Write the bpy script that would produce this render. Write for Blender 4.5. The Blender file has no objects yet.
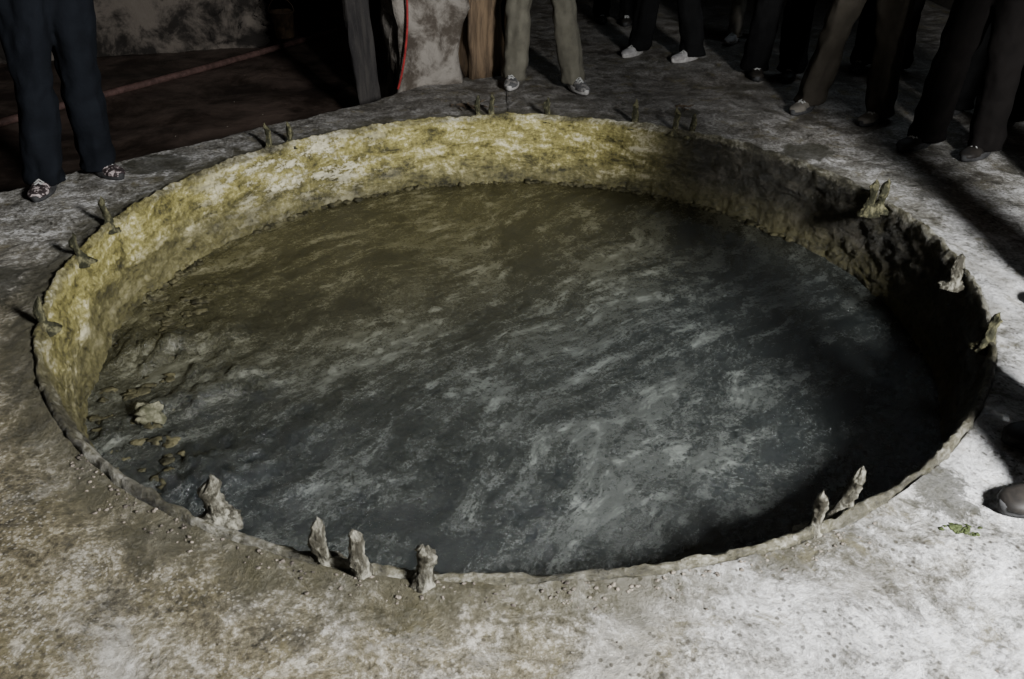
import bpy, bmesh, math, random
from mathutils import Vector, Matrix, noise
random.seed(7)
S=bpy.context.scene
C=Vector((0.01,3.13,0)); R=1.84

# ---------------------------------------------------------------- helpers
def newobj(name,bm=None,mat=None,parent=None,smooth=True,loc=None):
    me=bpy.data.meshes.new(name)
    if bm is not None:
        bmesh.ops.recalc_face_normals(bm,faces=bm.faces)
        bm.to_mesh(me); bm.free()
    if smooth:
        for p in me.polygons: p.use_smooth=True
    o=bpy.data.objects.new(name,me); S.collection.objects.link(o)
    if mat: me.materials.append(mat)
    if parent: o.parent=parent
    if loc: o.location=loc
    return o
def empty(name,loc):
    e=bpy.data.objects.new(name,None); e.location=loc; e.empty_display_size=.1
    S.collection.objects.link(e); return e
def fr(x,y,z,s=1,o=4):
    return noise.fractal(Vector((x*s,y*s,z*s)),1.0,2.0,o)
def frr(x,y,z,s=1,o=4,H=.55):
    return noise.fractal(Vector((x*s,y*s,z*s)),H,2.0,o)
def loft(bm,rings,cap=True,closed=True):
    vs=[[bm.verts.new(p) for p in r] for r in rings]
    n=len(rings[0])
    for a,b in zip(vs,vs[1:]):
        for i in range(n if closed else n-1):
            j=(i+1)%n
            bm.faces.new((a[i],a[j],b[j],b[i]))
    if cap:
        bm.faces.new(vs[0][::-1]); bm.faces.new(vs[-1])
    return vs
def box(bm,c,s,rotz=0,bev=0):
    m=Matrix.Translation(c)@Matrix.Rotation(rotz,4,'Z')@Matrix.Diagonal((s[0],s[1],s[2],1))
    r=bmesh.ops.create_cube(bm,size=1,matrix=m)
    if bev:
        es=list({e for v in r['verts'] for e in v.link_edges})
        bmesh.ops.bevel(bm,geom=es,offset=bev,segments=2,affect='EDGES')
def capsule(bm,a,b,ra,rb,n=14):
    a=Vector(a);b=Vector(b);d=b-a;L=d.length
    q=Vector((0,0,1)).rotation_difference(d.normalized()) if L>1e-6 else None
    rings=[]
    for k in range(1,6):
        t=math.pi/2*k/5; rings.append((-ra*math.cos(t),ra*math.sin(t)))
    for k in range(0,5):
        t=math.pi/2*k/5; rings.append((L+rb*math.sin(t),rb*math.cos(t)))
    rs=[]
    for z,r in rings:
        rs.append([a+q@Vector((r*math.cos(2*math.pi*i/n),r*math.sin(2*math.pi*i/n),z)) for i in range(n)])
    loft(bm,rs)
def chain(bm,pts,rad):
    for i in range(len(pts)-1): capsule(bm,pts[i],pts[i+1],rad[i],rad[i+1])
def remesh(o,v,sm=3):
    m=o.modifiers.new('remesh','REMESH'); m.mode='VOXEL'; m.voxel_size=v; m.use_smooth_shade=True
    if sm:
        s=o.modifiers.new('smooth','SMOOTH'); s.iterations=sm; s.factor=.5

# ---------------------------------------------------------------- node helper
class NT:
    def __init__(s,name):
        s.m=bpy.data.materials.new(name); s.m.use_nodes=True
        s.t=s.m.node_tree; s.t.nodes.clear()
        s.out=s.t.nodes.new('ShaderNodeOutputMaterial')
        s.b=s.t.nodes.new('ShaderNodeBsdfPrincipled')
        s.t.links.new(s.b.outputs[0],s.out.inputs[0])
        s.tc=s.t.nodes.new('ShaderNodeTexCoord').outputs['Object']
    def set(s,inp,v):
        if isinstance(v,bpy.types.NodeSocket): s.t.links.new(v,inp)
        elif isinstance(v,(tuple,list)) and len(v)==3 and inp.type=='RGBA': inp.default_value=(*v,1)
        else: inp.default_value=v
    def map(s,v,rot=(0,0,0),sc=(1,1,1),loc=(0,0,0)):
        n=s.t.nodes.new('ShaderNodeMapping'); s.set(n.inputs[0],v)
        n.inputs['Rotation'].default_value=rot; n.inputs['Scale'].default_value=sc; n.inputs['Location'].default_value=loc
        return n.outputs[0]
    def noise(s,v,scale,det=6,rough=.6,dist=0,col=False):
        n=s.t.nodes.new('ShaderNodeTexNoise'); s.set(n.inputs['Vector'],v)
        n.inputs['Scale'].default_value=scale;n.inputs['Detail'].default_value=det
        n.inputs['Roughness'].default_value=rough;n.inputs['Distortion'].default_value=dist
        return n.outputs[1 if col else 0]
    def voro(s,v,scale,feat='F1'):
        n=s.t.nodes.new('ShaderNodeTexVoronoi'); n.feature=feat; s.set(n.inputs['Vector'],v)
        n.inputs['Scale'].default_value=scale
        return n.outputs[0]
    def ramp(s,f,stops):
        n=s.t.nodes.new('ShaderNodeValToRGB'); s.set(n.inputs[0],f)
        e=n.color_ramp.elements
        while len(e)<len(stops): e.new(.5)
        for i,(p,c) in enumerate(stops):
            e[i].position=p; e[i].color=(*c,1) if not isinstance(c,(int,float)) else (c,c,c,1)
        return n.outputs[0]
    def mix(s,f,a,b,mode='MIX'):
        n=s.t.nodes.new('ShaderNodeMix'); n.data_type='RGBA'; n.blend_type=mode
        s.set(n.inputs[0],f); s.set(n.inputs[6],a); s.set(n.inputs[7],b); return n.outputs[2]
    def math(s,op,a,b=0,clamp=False):
        n=s.t.nodes.new('ShaderNodeMath'); n.operation=op; n.use_clamp=clamp
        s.set(n.inputs[0],a); s.set(n.inputs[1],b); return n.outputs[0]
    def vadd(s,a,b,scale=1):
        m=s.t.nodes.new('ShaderNodeVectorMath'); m.operation='SCALE'; s.set(m.inputs[0],b); m.inputs[3].default_value=scale
        n=s.t.nodes.new('ShaderNodeVectorMath'); n.operation='ADD'; s.set(n.inputs[0],a); s.set(n.inputs[1],m.outputs[0]); return n.outputs[0]
    def xyz(s,v):
        n=s.t.nodes.new('ShaderNodeSeparateXYZ'); s.set(n.inputs[0],v); return n.outputs
    def mr(s,v,a,b,c=0,d=1):
        n=s.t.nodes.new('ShaderNodeMapRange'); n.interpolation_type='SMOOTHSTEP'; s.set(n.inputs[0],v)
        for i,k in enumerate((a,b,c,d)): n.inputs[i+1].default_value=k
        return n.outputs[0]
    def dist(s,v,p):
        n=s.t.nodes.new('ShaderNodeVectorMath'); n.operation='DISTANCE'; s.set(n.inputs[0],v); n.inputs[1].default_value=p
        return n.outputs['Value']
    def bump(s,h,st,d,prev=None):
        n=s.t.nodes.new('ShaderNodeBump'); s.set(n.inputs['Height'],h); n.inputs['Strength'].default_value=st; n.inputs['Distance'].default_value=d
        if prev is not None: s.set(n.inputs['Normal'],prev)
        return n.outputs[0]
    def fin(s,col,rough=.8,nrm=None,spec=.3):
        s.set(s.b.inputs['Base Color'],col); s.set(s.b.inputs['Roughness'],rough)
        if nrm is not None: s.set(s.b.inputs['Normal'],nrm)
        s.set(s.b.inputs['Specular IOR Level'],spec); return s.m

# ---------------------------------------------------------------- materials
def mat_floor():
    t=NT('worn_concrete'); v=t.tc; p=t.xyz(v)
    big=t.noise(v,1.3,8,.7,.6); mid=t.noise(v,6,10,.8,.4); fine=t.noise(v,55,5,.75)
    mm=t.math('ADD',t.math('MULTIPLY',mid,.60),t.math('MULTIPLY',fine,.40))
    base=t.ramp(mm,[(.41,(.035,.032,.023)),(.46,(.14,.13,.105)),(.52,(.30,.29,.26)),(.58,(.66,.65,.63))])
    och=t.ramp(mm,[(.40,(.018,.015,.008)),(.45,(.07,.058,.03)),(.52,(.175,.148,.082)),(.60,(.48,.44,.34))])
    w=t.math('ADD',t.mr(p[0],1.5,-1.2),t.math('MULTIPLY',t.math('SUBTRACT',big,.5),3.2))
    w=t.math('MULTIPLY',t.mr(w,.05,1.0),t.mr(p[1],3.6,2.2))
    c=t.mix(w,base,och)
    far=t.mr(p[1],3.6,5.4)  # far floor darkened in colour, adding to the light's falloff
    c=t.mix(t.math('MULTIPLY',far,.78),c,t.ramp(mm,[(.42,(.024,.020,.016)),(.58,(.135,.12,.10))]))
    glare=t.math('MULTIPLY',t.mr(p[0],.1,1.3),t.mr(t.noise(v,2.6,9,.75,.5),.36,.56))  # daylight glare at lower right painted in as whiter concrete
    glare=t.math('MULTIPLY',glare,t.mr(p[1],4.0,2.5))
    c=t.mix(t.math('MULTIPLY',glare,.82),c,t.ramp(mm,[(.42,(.28,.28,.26)),(.48,(.70,.70,.70)),(.55,(.93,.93,.93))]))
    st=t.mr(t.noise(v,2.2,9,.78,1.2),.52,.60)
    c=t.mix(t.math('MULTIPLY',st,.65),c,(.042,.036,.022))
    st2=t.mr(t.noise(t.map(v,loc=(4,9,2)),6,8,.78,.5),.55,.62)
    c=t.mix(t.math('MULTIPLY',st2,.6),c,(.12,.10,.042))
    st3=t.mr(t.noise(t.map(v,loc=(14,3,2)),1.6,9,.78,.8),.54,.62)
    c=t.mix(t.math('MULTIPLY',t.math('MULTIPLY',st3,.4),t.mr(p[1],5,3)),c,(.52,.50,.45))
    # exposed aggregate
    nr=t.mr(p[1],3.2,1.8)
    sp=t.math('MULTIPLY',t.mr(t.voro(t.vadd(v,t.noise(v,20,2,.5,0,True),.03),85),.38,.2),t.mr(t.noise(v,5,6,.7),.44,.58))
    sp=t.math('MULTIPLY',sp,nr)
    c=t.mix(t.math('MULTIPLY',sp,.42),c,(.68,.64,.55))
    sp2=t.math('MULTIPLY',t.mr(t.voro(t.map(v,loc=(3,1,0)),44),.30,.16),t.mr(t.noise(v,4,4),.44,.56))
    c=t.mix(t.math('MULTIPLY',sp2,.75),c,(.03,.024,.014))
    # grime in a ring by the vat lip
    rd=t.dist(v,(C.x,C.y,0))
    rr=t.math('ADD',rd,t.math('MULTIPLY',t.math('SUBTRACT',mid,.5),.5))
    g=t.math('MULTIPLY',t.mr(rr,2.08,1.87),t.mr(p[0],1.3,-.6,.35,.85))
    c=t.mix(g,c,(.055,.05,.026))
    for (x,y,r) in ((1.66,4.36,.17),(1.16,1.60,.12),(-2.15,2.75,.25),(-2.3,2.1,.22),(1.12,5.1,.1),(-1.9,4.15,.2)):
        d=t.math('ADD',t.dist(v,(x,y,0)),t.math('MULTIPLY',t.math('SUBTRACT',mid,.5),.35))
        c=t.mix(t.mr(d,r,r*.75,0,.8),c,(.035,.033,.02))
    h=t.math('ADD',mid,t.math('MULTIPLY',fine,.3))
    n=t.bump(h,1.0,.045); n=t.bump(sp,.35,.006,n)
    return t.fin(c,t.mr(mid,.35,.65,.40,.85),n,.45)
def mat_vat():
    t=NT('encrusted_vat'); v=t.tc; p=t.xyz(v)
    vv=t.map(v,sc=(1,1,2.6))
    a=t.noise(vv,4.5,10,.75,.4); f=t.noise(v,45,5,.75); b=t.noise(t.map(vv,loc=(5,2,1)),1.7,6,.7)
    aa=t.math('ADD',t.math('MULTIPLY',a,.66),t.math('MULTIPLY',f,.34))
    yel=t.ramp(aa,[(.40,(.045,.040,.012)),(.46,(.18,.158,.046)),(.53,(.36,.32,.105)),(.60,(.76,.70,.46))])
    shade_gry=t.ramp(aa,[(.38,(.008,.008,.006)),(.5,(.022,.020,.013)),(.62,(.09,.08,.06))])
    w=t.math('MULTIPLY',t.mr(p[0],1.15,.45),t.mr(p[1],-1.3,-.3))  # right side darkened in colour; its shadow is partly painted in
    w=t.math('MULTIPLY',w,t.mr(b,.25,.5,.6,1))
    c=t.mix(w,shade_gry,yel)
    # flaking pale lime deposits on the back-left of the wall
    pd=t.mr(t.dist(t.map(v,sc=(1,1,2.2)),(-1.25,1.25,-.42)),.85,.35)
    fl=t.mr(t.math('ADD',t.math('MULTIPLY',t.noise(t.map(vv,loc=(8,1,4)),5,9,.8),.8),t.math('MULTIPLY',f,.2)),.50,.54)
    c=t.mix(t.math('MULTIPLY',t.math('MULTIPLY',pd,fl),.85),c,(.78,.73,.52))
    lip=t.mr(t.math('ADD',p[2],t.math('MULTIPLY',t.math('SUBTRACT',f,.5),.05)),-.015,.006)
    lip=t.math('MULTIPLY',lip,t.mr(t.noise(v,3,7,.7),.38,.6,.3,.85))
    c=t.mix(lip,c,t.ramp(aa,[(.42,(.03,.027,.015)),(.5,(.12,.11,.07)),(.6,(.40,.39,.33))]))
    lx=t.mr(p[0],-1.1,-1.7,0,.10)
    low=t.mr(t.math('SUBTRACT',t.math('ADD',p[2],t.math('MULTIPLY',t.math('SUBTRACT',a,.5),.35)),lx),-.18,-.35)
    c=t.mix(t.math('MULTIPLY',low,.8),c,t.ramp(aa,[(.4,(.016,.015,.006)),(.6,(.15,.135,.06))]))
    drip=t.noise(t.map(v,sc=(7,7,1.0)),1.6,5,.65)
    c=t.mix(t.mr(drip,.56,.66,0,.3),c,(.05,.045,.015))
    n=t.bump(a,.9,.05); n=t.bump(f,.8,.012,n); n=t.bump(t.math('MULTIPLY',pd,fl),.6,.01,n)
    return t.fin(c,.42,n,.5)
def mat_liquid():
    t=NT('scummy_liquid'); v=t.tc; p=t.xyz(v)
    wp=t.noise(v,.7,3,.5,0,True); wp2=t.noise(v,4,4,.55,0,True)
    q=t.vadd(t.vadd(v,wp,.8),wp2,.09)
    q=t.map(q,rot=(0,0,math.radians(-47)))
    q=t.map(q,sc=(1,2.4,1))
    s1=t.noise(q,1.3,9,.76,.1); s2=t.noise(t.map(q,loc=(3,2,0)),4.5,10,.84,.1)
    q3=t.map(t.map(t.vadd(v,wp,.4),rot=(0,0,math.radians(-40))),sc=(1,7,1))
    rip=t.noise(q3,6,6,.7,.4)
    gr=t.noise(v,60,5,.85); md=t.noise(v,14,9,.85)
    f=t.math('ADD',t.math('MULTIPLY',s1,.36),t.math('MULTIPLY',s2,.26))
    f=t.math('ADD',f,t.math('ADD',t.math('MULTIPLY',gr,.19),t.math('MULTIPLY',md,.19)))
    m=t.mr(f,.45,.58)
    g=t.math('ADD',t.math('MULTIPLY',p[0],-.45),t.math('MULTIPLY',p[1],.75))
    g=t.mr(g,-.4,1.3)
    scum_sheen=t.mix(g,(.050,.055,.049),(.110,.100,.045))  # near-right grey tint partly paints a sheen into the scum
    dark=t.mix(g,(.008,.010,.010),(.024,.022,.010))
    c=t.mix(m,dark,scum_sheen)
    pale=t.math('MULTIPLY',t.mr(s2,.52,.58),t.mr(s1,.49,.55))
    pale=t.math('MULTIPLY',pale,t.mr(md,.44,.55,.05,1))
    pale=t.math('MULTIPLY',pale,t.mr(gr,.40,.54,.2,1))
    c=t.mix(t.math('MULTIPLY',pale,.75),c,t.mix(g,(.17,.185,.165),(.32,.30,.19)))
    h=t.math('ADD',t.math('MULTIPLY',s2,.5),t.math('MULTIPLY',rip,.35))
    h=t.math('ADD',h,t.math('MULTIPLY',md,.35))
    n=t.bump(h,.6,.03); n=t.bump(gr,.6,.006,n)
    return t.fin(c,t.mr(m,0,1,.15,.36),n,.7)
def simple(name,c1,c2,sc=8,rough=.85,b=.3,bd=.01,stretch=(1,1,1),spec=.25,lo=.35,hi=.65):
    t=NT(name); v=t.map(t.tc,sc=stretch); a=t.noise(v,sc,7,.68,.3)
    c=t.mix(t.mr(a,lo,hi),c1,c2)
    n=t.bump(a,b,bd); n=t.bump(t.noise(v,sc*7,4,.7),b*.6,bd*.2,n)
    return t.fin(c,rough,n,spec)
def cloth(name,c,weave=900):
    t=NT(name); a=t.noise(t.tc,7,5,.6); f=t.noise(t.tc,weave/3,2,.5)
    col=t.mix(t.mr(a,.3,.7),tuple(x*.75 for x in c),tuple(min(1,x*1.15) for x in c))
    n=t.bump(a,.35,.03); n=t.bump(f,.3,.002,n)
    return t.fin(col,.92,n,.08)
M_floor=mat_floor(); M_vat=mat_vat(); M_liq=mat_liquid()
M_stake=simple('limed_wood',(.03,.027,.018),(.22,.21,.165),26,.6,1,.02,(1,1,.6),lo=.44,hi=.62)
M_stakeo=simple('olive_wood',(.02,.02,.009),(.15,.14,.075),26,.7,1,.02,(1,1,.6),lo=.44,hi=.62)
M_wall=simple('sooty_plaster',(.010,.008,.006),(.035,.03,.024),1.6,.9,.5,.05)
M_basin=simple('brown_mud',(.016,.011,.008),(.075,.054,.043),1.8,.5,.6,.04)
M_rub=simple('rubble_cement',(.05,.042,.035),(.22,.19,.15),7,.9,.8,.05)
M_kerb=simple('kerb_cement',(.012,.010,.008),(.10,.085,.07),2.6,.9,.8,.05,lo=.42,hi=.6)
M_pil=simple('patched_concrete',(.04,.032,.024),(.16,.145,.125),4,.85,.8,.04,lo=.40,hi=.6)
M_wood=simple('old_timber',(.03,.02,.012),(.115,.078,.045),5,.8,.7,.02,(3,3,.35))
M_dwood=simple('dark_plank',(.008,.007,.007),(.028,.025,.022),5,.8,.7,.02,(3,3,.35))
M_red=simple('red_rubber',(.12,.010,.010),(.24,.02,.018),20,.5,.1,.002)
M_pink=simple('dusty_pipe',(.04,.022,.018),(.08,.045,.038),14,.7,.2,.004)
M_bucket=simple('rusty_bucket',(.03,.02,.013),(.09,.06,.035),12,.6,.3,.004)
M_skin=simple('skin',(.42,.24,.17),(.5,.30,.21),20,.55,.08,.002,spec=.4)
M_hair=simple('hair',(.012,.009,.007),(.035,.025,.018),60,.6,.5,.006,(4,4,.5))
M_eye=simple('eye_white',(.7,.7,.68),(.75,.74,.72),20,.2,0,.001)
M_iris=simple('iris',(.02,.012,.008),(.05,.03,.02),60,.2,0,.001)
M_lip=simple('lips',(.35,.12,.10),(.40,.15,.12),40,.5,.1,.001)
M_sole=simple('rubber_sole',(.22,.21,.20),(.34,.33,.31),30,.8,.1,.002)
M_dsole=simple('dark_sole',(.015,.015,.015),(.04,.04,.04),30,.8,.1,.002)
M_lace=simple('laces',(.2,.2,.19),(.34,.34,.32),60,.9,.1,.001)
M_moss=simple('moss',(.03,.04,.012),(.07,.09,.03),40,.95,1,.02)

# ---------------------------------------------------------------- floor slab with round hole
def edge_t(ang,k):
    d=Vector((math.cos(ang),math.sin(ang)))
    best=1e9
    def hit(nx,ny,c):      # half plane nx*x+ny*y<=c
        nonlocal best
        den=nx*d.x+ny*d.y
        if den>1e-6:
            t=(c-nx*C.x-ny*C.y)/den
            if t<best: best=t
    hit(1,0,4.5);hit(-1,0,6.0);hit(0,1,12);hit(0,-1,3.0)
    # broken edge to the lower mud floor: y-x = 6.4, ends behind the pillar
    j=.10*fr(math.cos(ang)*3,math.sin(ang)*3,1,2.2,4)
    pre=best
    if ang>math.radians(91): hit(-1,1,6.40+j)
    return best,best<pre
def floor_z(x,y):
    z=.012*fr(x,y,0,1.1,3)+.005*frr(x,y,5,9,5)
    r=math.hypot(x-C.x,y-C.y)
    e=max(0,1-(r-1.84)/.10)
    return z+.012*e*(1+frr(x,y,3,9,4))
bm=bmesh.new()
NA=900; NRr=130; rings=[]; r0=1.856
for k in range(NRr+3):
    ring=[]
    for i in range(NA):
        a=2*math.pi*i/NA
        rm,isedge=edge_t(a,k)
        if k<=NRr:
            t=k/NRr; r=r0+(rm-r0)*(t**1.7)
            if k==0: r=1.840
            x=C.x+r*math.cos(a); y=C.y+r*math.sin(a)
            z=floor_z(x,y)
            if k==0: z=-.03
            if isedge: z-=.03*max(0,1-(rm-r)/.08)
        else:
            r=rm+.01*(k-NRr); x=C.x+r*math.cos(a); y=C.y+r*math.sin(a)
            z=-.12 if k==NRr+1 else -.5
            x+=.03*fr(x,y,z,6); y+=.03*fr(x,y,z+4,6)
        ring.append((x,y,z))
    rings.append(ring)
loft(bm,rings,cap=False)
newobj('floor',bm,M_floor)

# lower mud floor behind the slab edge
bm=bmesh.new()
bmesh.ops.create_grid(bm,x_segments=140,y_segments=140,size=1)
for v in bm.verts:
    x=-3.0+v.co.x*3.4; y=8.2+v.co.y*4.4
    v.co=Vector((x,y,-.36+.05*fr(x,y,1,.9,5)))
bmesh.ops.delete(bm,geom=[v for v in bm.verts if v.co.y-v.co.x<5.6],context='VERTS')
newobj('floor_sunken',bm,M_basin)

# ---------------------------------------------------------------- the vat: lip and wall
prof=[(1.860,-.03),(1.857,.004),(1.852,.016),(1.846,.024),(1.839,.026),(1.833,.022),(1.828,.010),(1.825,-.004),(1.823,-.02)]
z=-.032
while z>-.60:
    step=.012*min(1,max(0,(-z-.10)/.03))
    prof.append((1.822-step-.030*max(0,(-z-.03)/.4)**1.5,z)); z-=.011
bm=bmesh.new(); rings=[]
for (r,z) in prof:
    ring=[]
    for i in range(NA):
        a=2*math.pi*i/NA; ca,sa=math.cos(a),math.sin(a)
        x,y=ca*r,sa*r
        if z<0:
            d=.014*fr(x,y,z*1.6,2.5,3)+.011*frr(x,y,z*1.8,10,5)
            left=max(0,-ca)**1.2
            back=max(0,sa)
            if z<-.26:
                w=min(1,(-z-.26)/.12)
                d+=w*(.010*left*(1+1.6*frr(x,y,8,4,5))+.022*back*(1+1.4*frr(x,y,2,7,5)))
            if -.14<z<-.08: d+=.010*max(0,frr(x,y,4,6,4))
        else:
            d=.008*frr(x,y,z,14,4)
        dz=.006*fr(x,y,z+3,5,3)+.009*frr(x,y,1,16,5)*(1 if z>-.1 else .4)
        if z>0 : dz+=.012*max(0,frr(x,y,7,4,4))-.010*max(0,fr(x,y,17,2.5,3))
        rr=r-d
        ring.append((ca*rr,sa*rr,z+dz))
    rings.append(ring)
loft(bm,rings,cap=False)
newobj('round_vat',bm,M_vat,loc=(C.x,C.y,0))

# liquid with a thick skin
bm=bmesh.new(); rings=[]
N2=420
for k in range(1,170):
    r=1.81*k/169; ring=[]
    for i in range(N2):
        a=2*math.pi*i/N2; x,y=r*math.cos(a),r*math.sin(a)
        u=x*.68+y*.73; w=-x*.73+y*.68
        w2=w+.25*fr(x,y,2,.8,2)
        zz=.003*fr(u*1.3,w2*3,0,1.2,4)+.003*frr(u,w2*2,3,3,5)
        lw=max(0,min(1,(-x*.85-y*.35-.75)/.6))
        zz+=lw*.05*max(0,frr(x,y,4,3.5,6)+.1)
        ring.append((x,y,zz))
    rings.append(ring)
vs=loft(bm,rings,cap=False)
c0=bm.verts.new((0,0,0))
for i in range(N2): bm.faces.new((c0,vs[0][i],vs[0][(i+1)%N2]))
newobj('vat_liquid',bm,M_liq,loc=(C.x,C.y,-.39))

# clumps of crust stuck at the waterline
M_crust=simple('dried_crust',(.015,.014,.006),(.10,.09,.045),14,.6,.9,.03)
M_crustp=simple('pale_crust',(.05,.05,.026),(.24,.23,.155),14,.6,.9,.03)
bm=bmesh.new()
def lump(bm,c,s,seed,sub=3,k0=.7):
    r=bmesh.ops.create_icosphere(bm,subdivisions=sub,radius=1)
    for v in r['verts']:
        p=v.co.copy(); k=1+k0*frr(p.x+seed,p.y,p.z,1.3,4)
        v.co=Vector((c[0]+p.x*s[0]*k,c[1]+p.y*s[1]*k,c[2]+p.z*s[2]*k))
for i in range(90):
    a=math.radians(random.uniform(165,225)); r=random.uniform(1.48,1.76)
    s=random.uniform(.006,.022)
    lump(bm,(r*math.cos(a),r*math.sin(a),-.002),(s*1.7,s*1.3,s*.4),i*3.1,2)
for i in range(220):
    a=math.radians(random.uniform(30,175)); r=random.uniform(1.74,1.785); s=random.uniform(.006,.018)
    lump(bm,(r*math.cos(a),r*math.sin(a),.0),(s*1.5,s*1.5,s*.8),i*1.7,2)
newobj('crust_clumps',bm,M_crust,loc=(C.x,C.y,-.385))
bm=bmesh.new()
lump(bm,(-1.39,-.72,.03),(.055,.045,.035),2.2)
newobj('crust_chunk',bm,M_crustp,loc=(C.x,C.y,-.385))

# ---------------------------------------------------------------- stakes around the lip
stakes=[(-.765,1.50,.13,.028,.06,0),(-.455,1.35,.135,.020,-.05,0),(-.355,1.315,.135,.021,-.10,0),(-.205,1.285,.115,.024,.03,0),
 (.775,1.465,.12,.017,-.03,0),(.87,1.53,.145,.019,.12,0),(1.69,3.52,.135,.020,.02,1),(1.75,3.55,.125,.020,.1,1),(1.755,2.80,.11,.022,.0,0),
 (1.655,2.34,.11,.018,.05,1),(.98,4.71,.13,.018,0,1),(1.07,4.67,.11,.017,.08,1),(.75,4.85,.135,.020,.03,1),(.22,4.98,.11,.020,0,1),
 (-.215,5.03,.12,.016,0,1),(-.13,5.04,.12,.016,.05,1),(-1.37,4.40,.13,.017,-.05,1),(-1.28,4.48,.12,.017,.08,1),
 (-1.83,3.33,.13,.018,.03,1),(-1.81,3.00,.10,.018,0,1),(-1.69,2.46,.11,.016,.05,1)]
for n,(x,y,h,r,lean,kind) in enumerate(stakes):
    bm=bmesh.new(); rings=[]; K=34; NS=28
    for k in range(K+1):
        t=k/K; zz=-.03+t*(h+.03)
        rad=r*(1.05-.25*t+.12*math.sin(t*9+n*2))+.034*max(0,1-t*3)**1.8
        if t>.86: rad*=max(.12,1-((t-.86)/.14)**2)
        ring=[]
        for i in range(NS):
            a=2*math.pi*i/NS; ca,sa=math.cos(a),math.sin(a)
            q=rad*(1+.28*fr(ca*.9+n*7,sa*.9,t*2.6,1.2,2)+.26*frr(ca*1.2+n*3,sa*1.2,t*4,2.4,4))
            ring.append((q*ca+lean*zz+.004*math.sin(t*6+n),q*.85*sa+.006*math.sin(t*7+n),zz+.016*ca*math.cos(n)*max(0,t-.6)*2+.006*frr(ca,sa,n,3)*t))
        rings.append(ring)
    loft(bm,rings)
    newobj('wooden_stake',bm,M_stakeo if kind else M_stake,loc=(x,y,.01))

# fine grit on the floor
bm=bmesh.new()
for i in range(420):
    if i<230:
        a=math.radians(random.uniform(228,300)); r=1.86+abs(random.gauss(0,.035))
        x=C.x+r*math.cos(a);y=C.y+r*math.sin(a); s=random.uniform(.0015,.0055)
    else:
        x=random.uniform(-2.0,2.2); y=random.uniform(.8,5.4); s=random.uniform(.0015,.004)
        if math.hypot(x-C.x,y-C.y)<1.95: continue
    lump(bm,(x,y,floor_z(x,y)+s*.2),(s*1.3,s,s*.7),i*.9,1)
newobj('loose_grit',bm,M_rub)
bm=bmesh.new()
for (cx,cy,nn,sp) in ((1.155,1.465,46,.022),):
    for i in range(nn):
        s=random.uniform(.003,.006); x=cx+random.gauss(0,sp); y=cy+random.gauss(0,sp*.5)
        lump(bm,(x,y,floor_z(x,y)+.001),(s*1.6,s*1.3,s*.35),i,1)
newobj('moss_patch',bm,M_moss)
M_twig=simple('twigs',(.02,.014,.008),(.07,.05,.03),30,.9,.3,.004)
for (cx,cy,sp,nn) in ((-.27,5.22,.09,22),(1.13,5.18,.05,8)):
    bm=bmesh.new()
    for i in range(nn):
        a=random.uniform(0,6.28); L=random.uniform(.03,.09)
        x=random.gauss(0,sp);y=random.gauss(0,sp*.4)
        chain(bm,[(x,y,.008),(x+L*.5*math.cos(a),y+L*.5*math.sin(a),.014),(x+L*math.cos(a+.3),y+L*math.sin(a+.3),.008)],[.003,.004,.002])
    newobj('twig_heap',bm,M_twig,loc=(cx,cy,0))

# ---------------------------------------------------------------- room: shed, open at the front behind the camera
def wallobj(name,parts,mat=M_wall):
    bm=bmesh.new()
    for c,s in parts: box(bm,c,s)
    newobj(name,bm,mat,smooth=False)
wallobj('wall_back',[((-.75,12.1,1.8),(10.9,.2,4.6))])
wallobj('wall_left',[((-6.1,4.5,1.8),(.2,15.4,4.6))])
wallobj('wall_right',[((4.6,4.5,1.8),(.2,15.4,4.6))])
wallobj('ceiling',[((-.75,4.5,4.15),(10.9,15.4,.1))])
wallobj('wall_front',[((-.75,-2.9,3.6),(10.5,.2,1.0)),((-5.2,-2.9,1.3),(1.6,.2,3.6))])

# ---------------------------------------------------------------- pillar group
def roughblock(name,base,L,W,H,rot,mat,amp=.03,z0=-.02,lean=(0,0),seg=40,n=64):
    bm=bmesh.new(); rings=[]
    for k in range(seg+1):
        t=k/seg; zz=z0+H*t; ring=[]
        for i in range(n):
            a=2*math.pi*i/n; ca,sa=math.cos(a),math.sin(a)
            m=max(abs(ca),abs(sa)); sq=.93+.07*m
            x=ca/m*L/2*sq; y=sa/m*W/2*sq
            w=1+amp*frr(x*3+base[0],y*3,zz*1.4,1.5,5)/max(L,W)*2
            X=x*w*math.cos(rot)-y*w*math.sin(rot)+lean[0]*zz; Y=x*w*math.sin(rot)+y*w*math.cos(rot)+lean[1]*zz
            ring.append((X,Y,zz))
        rings.append(ring)
    loft(bm,rings)
    return newobj(name,bm,mat,loc=(base[0],base[1],0))
roughblock('concrete_pillar',(-.63,5.98),.50,.46,4.1,math.radians(18),M_pil,.05,-.42)
roughblock('timber_post',(-.24,6.11),.28,.28,4.1,math.radians(30),M_wood,.03,-.02)
roughblock('timber_post',(.0,6.40),.13,.14,4.1,math.radians(30),M_wood,.02,-.02)
roughblock('leaning_plank',(-1.08,6.02),.17,.05,2.2,math.radians(20),M_dwood,.02,-.36,lean=(-.05,.02))
def hose(name,pts,r,mat):
    cu=bpy.data.curves.new(name,'CURVE'); cu.dimensions='3D'; cu.bevel_depth=r; cu.bevel_resolution=3
    s=cu.splines.new('NURBS'); s.points.add(len(pts)-1); s.use_endpoint_u=True; s.order_u=4
    for q,pp in zip(s.points,pts): q.co=(*pp,1)
    cu.materials.append(mat); o=bpy.data.objects.new(name,cu); S.collection.objects.link(o)
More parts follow.
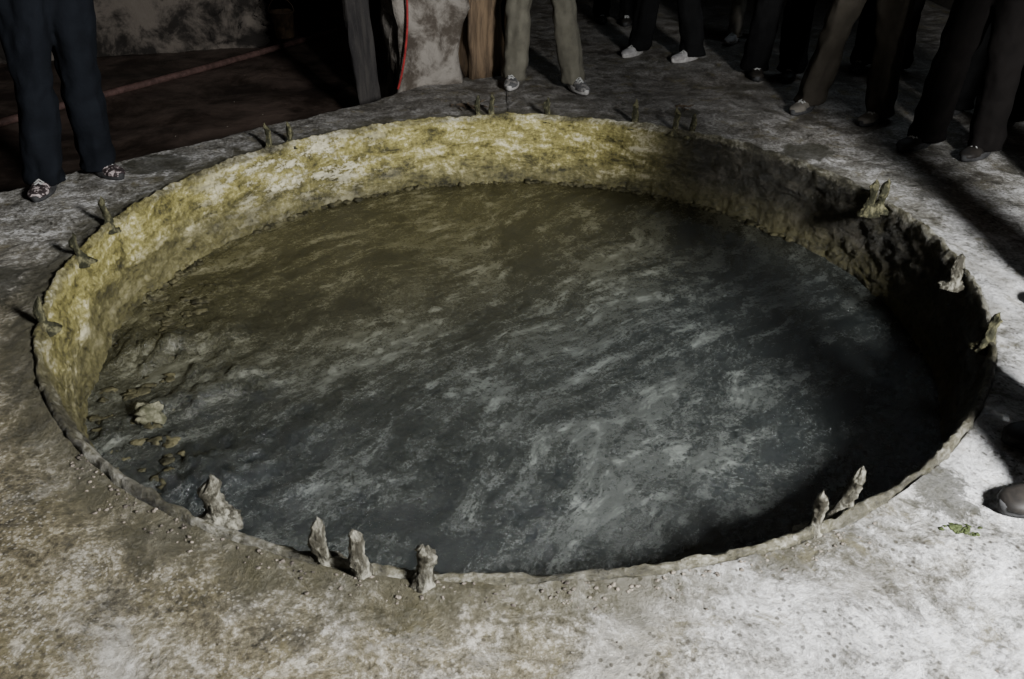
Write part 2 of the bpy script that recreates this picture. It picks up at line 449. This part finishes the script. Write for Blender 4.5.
hose('red_hose',[(-.68,5.66,1.6),(-.69,5.66,1.0),(-.69,5.66,.5),(-.72,5.66,.3),(-.76,5.66,.10),(-.80,5.66,.0)],.008,M_red)
hose('pipe_on_mud',[(-3.9,5.9,-.33),(-3.4,6.8,-.33),(-2.9,7.5,-.33),(-2.3,8.7,-.33),(-1.7,9.8,-.33)],.03,M_pink)
# low broken kerb wall, back-left
roughblock('rubble_kerb',(-4.2,8.40),3.1,.5,.80,math.radians(17),M_kerb,.22,-.42,seg=30,n=220)
# bucket
e=empty('bucket',(-2.45,9.0,-.34)); e.scale=(.75,.75,.85)
bm=bmesh.new(); rings=[]
for (r,zz) in [(.0,0),(.13,0),(.14,.02),(.17,.3),(.185,.31),(.185,.325),(.165,.32),(.13,.04),(.0,.03)]:
    rings.append([(max(r,.001)*math.cos(2*math.pi*i/28),max(r,.001)*math.sin(2*math.pi*i/28),zz) for i in range(28)])
loft(bm,rings); newobj('pail',bm,M_bucket,e)
bm=bmesh.new()
pts=[(.18*math.cos(a),.02,.31+.16*math.sin(a)) for a in [math.pi*k/10 for k in range(11)]]
chain(bm,pts,[.006]*11); newobj('handle',bm,M_bucket,e)

# ---------------------------------------------------------------- people
def shoe(parent,o,ankle,yaw,sc,mat,solemat,laces=True):
    Fv=Vector((math.sin(yaw),-math.cos(yaw),0)); Rv=Vector((Fv.y,-Fv.x,0))
    st=[(-.078,.020,.045),(-.066,.032,.075),(-.03,.038,.092),(.02,.038,.094),(.06,.040,.078),(.10,.046,.060),(.14,.049,.050),(.175,.044,.043),(.198,.030,.035),(.208,.012,.026)]
    A=Vector((ankle[0],ankle[1],.012))-o
    bm=bmesh.new(); rings=[]
    for s,w,h in st:
        ring=[]
        for i in range(20):
            t=math.pi*2*i/20; c,si=math.cos(t),math.sin(t)
            X=w*(abs(c)**.75)*(1 if c>0 else -1); Z=.018+(h-.018)*max(0,si)**.8 if si>0 else .018+.008*si
            ring.append(A+(Fv*s+Rv*X)*sc+Vector((0,0,Z*sc)))
        rings.append(ring)
    loft(bm,rings); newobj('shoe_upper',bm,mat,parent)
    bm=bmesh.new(); N=40; outl=[]
    for i in range(N):
        t=2*math.pi*i/N; s=.065+.147*math.cos(t)
        w=.043+.010*math.cos(t)-.006*math.cos(2*t)
        outl.append((s,w*math.sin(t)))
    rings=[]
    for zz,k in ((-.008,.95),(.0,1.0),(.022,1.02),(.027,.98)):
        rings.append([A+(Fv*(.065+(s-.065)*k)+Rv*w*k)*sc+Vector((0,0,zz*sc)) for s,w in outl])
    loft(bm,rings); newobj('shoe_sole',bm,solemat,parent)
    if laces:
        bm=bmesh.new()
        for k in range(4):
            s=.055+.02*k; h=.086-.008*k
            for sg in (1,-1):
                a=A+(Fv*(s-.008)+Rv*.022*sg)*sc+Vector((0,0,(h-.010)*sc)); m=A+Fv*s*sc+Vector((0,0,(h+.001)*sc)); b=A+(Fv*(s+.008)-Rv*.022*sg)*sc+Vector((0,0,(h-.014)*sc))
                chain(bm,[a,m,b],[.003,.003,.003])
        newobj('shoe_laces',bm,M_lace,parent)
def hand(bm,w,down,side,fwd,s=1):
    w=Vector(w);down=down.normalized();side=side.normalized();fwd=fwd.normalized()
    for k in (-1.5,-.5,.5,1.5):
        capsule(bm,w+side*k*.010*s,w+down*.085*s+side*k*.019*s,.014*s,.012*s)
    L=[.062,.078,.085,.074]
    for k,l in zip((-1.5,-.5,.5,1.5),L):
        b=w+down*.088*s+side*k*.020*s
        p1=b+down*l*.48*s+fwd*.008*s; p2=p1+down*l*.3*s+fwd*.014*s; p3=p2+down*l*.18*s+fwd*.016*s
        chain(bm,[b,p1,p2,p3],[.0095*s,.009*s,.0082*s,.007*s])
    t0=w+down*.02*s+side*.022*s; t1=t0+down*.035*s+side*.026*s+fwd*.010*s; t2=t1+down*.03*s+side*.008*s+fwd*.008*s
    chain(bm,[t0,t1,t2],[.014*s,.011*s,.008*s])
def person(fl,fr_,face,yl,yr,trou,top,shoem,solem,H=1.72,pel=None,lw=1.0,hands=None,laces=True):
    """fl/fr_: ankle xy of the two feet; face: yaw (0 = toward -Y)"""
    s=H/1.72
    mid=(Vector((*fl,0))+Vector((*fr_,0)))/2
    o=mid.copy(); e=empty('standing_person',o)
    F=Vector((math.sin(face),-math.cos(face),0)); Rt=Vector((F.y,-F.x,0))
    pc=Vector((*(pel if pel else (mid.x,mid.y)),0))-o
    def P(x,y,zz): return pc+Rt*x*s+F*y*s+Vector((0,0,zz*s))
    Lf=Vector((*fl,0))-o; Rf=Vector((*fr_,0))-o
    if (Lf-pc).dot(Rt)>(Rf-pc).dot(Rt): Lf,Rf,yl,yr=Rf,Lf,yr,yl
    bm=bmesh.new(); n=28; sd=random.uniform(0,90)
    for foot,sg in ((Lf,-1),(Rf,1)):
        hip=P(.088*sg,0,.90); kn=(hip+Vector((foot.x,foot.y,.09*s)))/2+F*.025; kn.z=.50*s
        rings=[]
        K=80
        for k in range(K+1):
            t=k/K; zz=.040*s+t*(.93-.040)*s
            if zz<kn.z:
                u=(zz-.035*s)/(kn.z-.035*s); c=Vector((foot.x,foot.y,0)).lerp(kn,u); c.z=zz
            else:
                u=(zz-kn.z)/(.93*s-kn.z); c=kn.lerp(hip,min(1,u)); c.z=zz
            h=zz/s
            if h<.30: rad=.080+.001*(h/.3)
            elif h<.5: rad=.081-.002*((h-.3)/.2)
            else: rad=.079+.026*((h-.5)/.43)
            rad*=s*lw
            hem=max(0,1-(h-.035)/.18)
            ring=[]
            for i in range(n):
                a=2*math.pi*i/n; ca,sa=math.cos(a),math.sin(a)
                fold=.09*math.sin(h*48+2.4*math.sin(a+sd)+sg*2)*(hem+.5*math.exp(-((h-.5)/.09)**2)+.15)
                fold+=.22*fr(ca*.9+sd+sg,sa*.9,h*2.3,1.3,4)
                q=rad*(1+fold)
                ex=1.12 if h<.3 else 1.06
                ring.append(c+Rt*q*ca*.96+F*q*sa*ex)
            rings.append(ring)
        loft(bm,rings)
    rings=[]
    for (h,rx,ry,yo) in [(.80,.10,.07,0),(.83,.155,.105,-.005),(.88,.175,.125,-.01),(.94,.178,.13,-.01),(.99,.168,.12,-.005),(1.03,.155,.108,0)]:
        rings.append([P(rx*math.cos(2*math.pi*i/n),ry*math.sin(2*math.pi*i/n)+yo,h) for i in range(n)])
    loft(bm,rings)
    ob=newobj('trousers',bm,trou,e); remesh(ob,.010,1)
    for foot,yy in ((Lf,yl),(Rf,yr)):
        shoe(e,o,(foot.x+o.x,foot.y+o.y),yy,s,shoem,solem,laces)
    bm=bmesh.new(); rings=[]
    for (h,rx,ry,yo) in [(.93,.180,.130,0),(.98,.178,.128,0),(1.08,.158,.112,0),(1.18,.165,.115,0),(1.28,.180,.125,.005),(1.36,.185,.12,0),(1.42,.165,.10,-.005),(1.46,.10,.075,-.01),(1.485,.062,.062,-.01)]:
        rings.append([P(rx*math.cos(2*math.pi*i/n)*(1+.03*fr(i*.3+sd,h*5,0)),ry*math.sin(2*math.pi*i/n)*(1+.05*fr(i*.3,h*6,sd))+yo,h) for i in range(n)])
    loft(bm,rings)
    bh=bmesh.new()
    for sg in (-1,1):
        sh=P(.175*sg,-.005,1.385)
        if hands and hands.get(sg):
            wr=Vector(hands[sg])-o; el=(sh+wr)/2-F*.10*s; dn=Vector((0,0,-1))+F*.1
        else:
            wr=P(.045*sg,.27,1.16); el=P(.235*sg,.03,1.12); dn=(Rt*-sg+F*.4+Vector((0,0,-.1)))
        chain(bm,[sh,el,wr],[.058*s,.046*s,.034*s])
        capsule(bh,wr+(el-wr).normalized()*.03,wr,.026*s,.022*s)
        hand(bh,wr,dn,(F if (hands and hands.get(sg)) else Vector((0,0,1))),-F if not (hands and hands.get(sg)) else -Rt*sg,s)
    ob=newobj('top',bm,top,e); remesh(ob,.012,4)
    ob=newobj('hands',bh,M_skin,e); remesh(ob,.0042,1)
    bm=bmesh.new()
    capsule(bm,P(0,-.015,1.44),P(0,.0,1.54),.056*s,.052*s)
    r=bmesh.ops.create_uvsphere(bm,u_segments=32,v_segments=24,radius=1)
    for v in r['verts']:
        x,y,zz=v.co
        wx=.076*(1-.22*max(0,-zz)); v.co=P(x*wx,y*.095*(1-.1*max(0,-zz))+.012*max(0,-zz)+.01,1.61+zz*.115)
    rn=[]
    for (zz,w,d) in [(1.635,.008,.094),(1.615,.010,.106),(1.597,.015,.118),(1.588,.016,.112),(1.582,.009,.098)]:
        rn.append([P(w*math.cos(2*math.pi*i/10),.06+(d-.06)*(.5+.5*math.sin(2*math.pi*i/10))+.01,zz) for i in range(10)])
    loft(bm,rn)
    for sg in (-1,1):
        capsule(bm,P(.076*sg,-.005,1.635),P(.074*sg,.002,1.59),.014*s,.010*s)
        capsule(bm,P(.045*sg,.085,1.648),P(.018*sg,.098,1.645),.008*s,.008*s)
    capsule(bm,P(-.012,.085,1.512),P(.012,.085,1.512),.018*s,.018*s)
    ob=newobj('head',bm,M_skin,e); remesh(ob,.005,2)
    bm=bmesh.new(); bi=bmesh.new()
    for sg in (-1,1):
        bmesh.ops.create_uvsphere(bm,u_segments=14,v_segments=10,radius=.0135*s,matrix=Matrix.Translation(P(.031*sg,.088,1.622)))
        bmesh.ops.create_uvsphere(bi,u_segments=12,v_segments=8,radius=.0065*s,matrix=Matrix.Translation(P(.031*sg,.0965,1.622)))
    newobj('eyes',bm,M_eye,e); newobj('irises',bi,M_iris,e)
    bm=bmesh.new(); chain(bm,[P(-.024,.094,1.556),P(0,.102,1.558),P(.024,.094,1.556)],[.004,.007,.004]); newobj('lips',bm,M_lip,e)
    bm=bmesh.new(); r=bmesh.ops.create_uvsphere(bm,u_segments=36,v_segments=28,radius=1)
    dl=[]
    for v in r['verts']:
        x,y,zz=v.co
        if (y>.35 and zz<.45) or (y>-.25 and zz<-.05) or zz<-.65: dl.append(v)
        k=1+.05*fr(x*2+sd,y*2,zz*2,2,3)
        v.co=P(x*.086*k,y*.106*k+.004,1.618+zz*.122*k)
    bmesh.ops.delete(bm,geom=dl,context='VERTS')
    ob=newobj('hair',bm,M_hair,e); sm=ob.modifiers.new('s','SOLIDIFY'); sm.thickness=.012
    return e
Tn=cloth('navy_cloth',(.005,.006,.008)); Tk=cloth('grey_khaki_cloth',(.080,.075,.058)); Tb=cloth('black_cloth',(.004,.004,.004))
Tl=cloth('pale_cloth',(.15,.135,.11)); Tt=cloth('tan_cloth',(.030,.026,.020)); Td=cloth('dark_brown_cloth',(.005,.0042,.0038))
Tw=cloth('white_shirt',(.25,.25,.24)); Tbl=cloth('blue_shirt',(.04,.06,.1)); Tr=cloth('maroon_shirt',(.08,.02,.02)); Tg=cloth('grey_shirt',(.08,.08,.08))
Sp=simple('patterned_shoe',(.02,.014,.014),(.32,.27,.26),40,.7,.1,.002,lo=.52,hi=.56)
Sw=simple('white_shoe',(.18,.17,.16),(.30,.29,.28),20,.6,.1,.002)
Sg=simple('grey_shoe',(.05,.05,.05),(.16,.15,.14),26,.7,.1,.002,lo=.48,hi=.56)
Sb=simple('dark_shoe',(.008,.007,.006),(.02,.017,.014),20,.6,.1,.002)
Ss=simple('tan_shoe',(.06,.055,.045),(.11,.10,.085),20,.7,.1,.002)
person((-2.33,3.80),(-2.17,4.02),math.radians(38),math.radians(10),math.radians(55),Tn,Tbl,Sp,M_dsole,1.68,pel=(-2.17,3.96),lw=1.2)
person((.01,5.80),(.43,5.68),math.radians(5),math.radians(-8),math.radians(22),Tk,Tg,Sg,M_sole,1.76,pel=(.18,5.86),lw=1.08)
person((1.02,6.72),(1.42,6.52),math.radians(15),math.radians(-40),math.radians(-55),Tb,Tw,Sw,M_sole,1.74,pel=(1.20,6.78),lw=1.15)
person((1.92,7.20),(2.15,7.35),math.radians(-20),math.radians(-30),math.radians(-5),Tl,Tr,Sw,M_sole,1.66,lw=.9)
person((1.80,6.05),(2.05,6.0),math.radians(-10),math.radians(-10),math.radians(-25),Tb,Tg,Sb,M_dsole,1.78,lw=1.2)
person((1.92,5.17),(2.28,4.93),math.radians(-25),math.radians(-45),math.radians(-50),Tt,Tbl,Ss,M_dsole,1.74,pel=(2.17,5.12),lw=1.12)
person((2.35,4.45),(2.62,4.30),math.radians(-50),math.radians(-60),math.radians(-55),Td,Tg,Sb,M_dsole,1.75,lw=1.15)
person((2.85,5.10),(3.05,4.85),math.radians(-50),math.radians(-60),math.radians(-55),Tb,Tr,Sb,M_dsole,1.70,lw=1.1)
person((2.65,6.25),(2.9,6.15),math.radians(-30),math.radians(-30),math.radians(-55),Td,Tbl,Sb,M_dsole,1.75,lw=1.1)
person((.85,8.1),(1.1,8.0),math.radians(0),math.radians(0),math.radians(-15),Tb,Tbl,Sb,M_dsole,1.70,lw=1.05)
# visitors along the right edge; last two unseen, added to cut the light
person((1.64,1.81),(1.48,1.56),math.radians(-75),math.radians(-88),math.radians(-80),Tb,Tg,Sb,M_dsole,1.74,pel=(1.70,1.72),hands={1:(1.47,2.03,.86)},laces=False)
person((2.16,2.62),(2.24,2.37),math.radians(-85),math.radians(-88),math.radians(-80),Tb,Tbl,Sb,M_dsole,1.76,pel=(2.20,2.49),lw=1.15)
person((2.72,3.55),(2.82,3.30),math.radians(-80),math.radians(-88),math.radians(-80),Td,Tr,Sb,M_dsole,1.70,lw=1.15)

# ---------------------------------------------------------------- light
def area(name,loc,tgt,sx,sy,e,col,spread=180):
    l=bpy.data.lights.new(name,'AREA'); l.shape='RECTANGLE'; l.size=sx; l.size_y=sy; l.energy=e; l.color=col; l.spread=math.radians(spread)
    o=bpy.data.objects.new(name,l); o.location=loc
    o.rotation_euler=(Vector(tgt)-Vector(loc)).to_track_quat('-Z','Y').to_euler(); S.collection.objects.link(o)
area('doorway_daylight',(2.15,-.4,2.15),(.3,2.4,-.2),.6,.6,730,(.98,.985,1.0))
area('sheen_fill',(2.9,6.2,3.95),(.9,2.2,-.4),1.2,1.0,28,(.72,.86,1.0))  # added lamp below the closed ceiling, for sheen on the liquid
w=bpy.data.worlds.new('world'); S.world=w; w.use_nodes=True
w.node_tree.nodes['Background'].inputs[0].default_value=(.92,.94,1,1); w.node_tree.nodes['Background'].inputs[1].default_value=.07

cam=bpy.data.cameras.new('camera'); cam.lens=28; cam.sensor_width=36; cam.clip_start=.05
co=bpy.data.objects.new('camera',cam); co.location=(0,0,1.5); co.rotation_euler=(math.radians(57.7),0,0)
S.collection.objects.link(co); S.camera=co
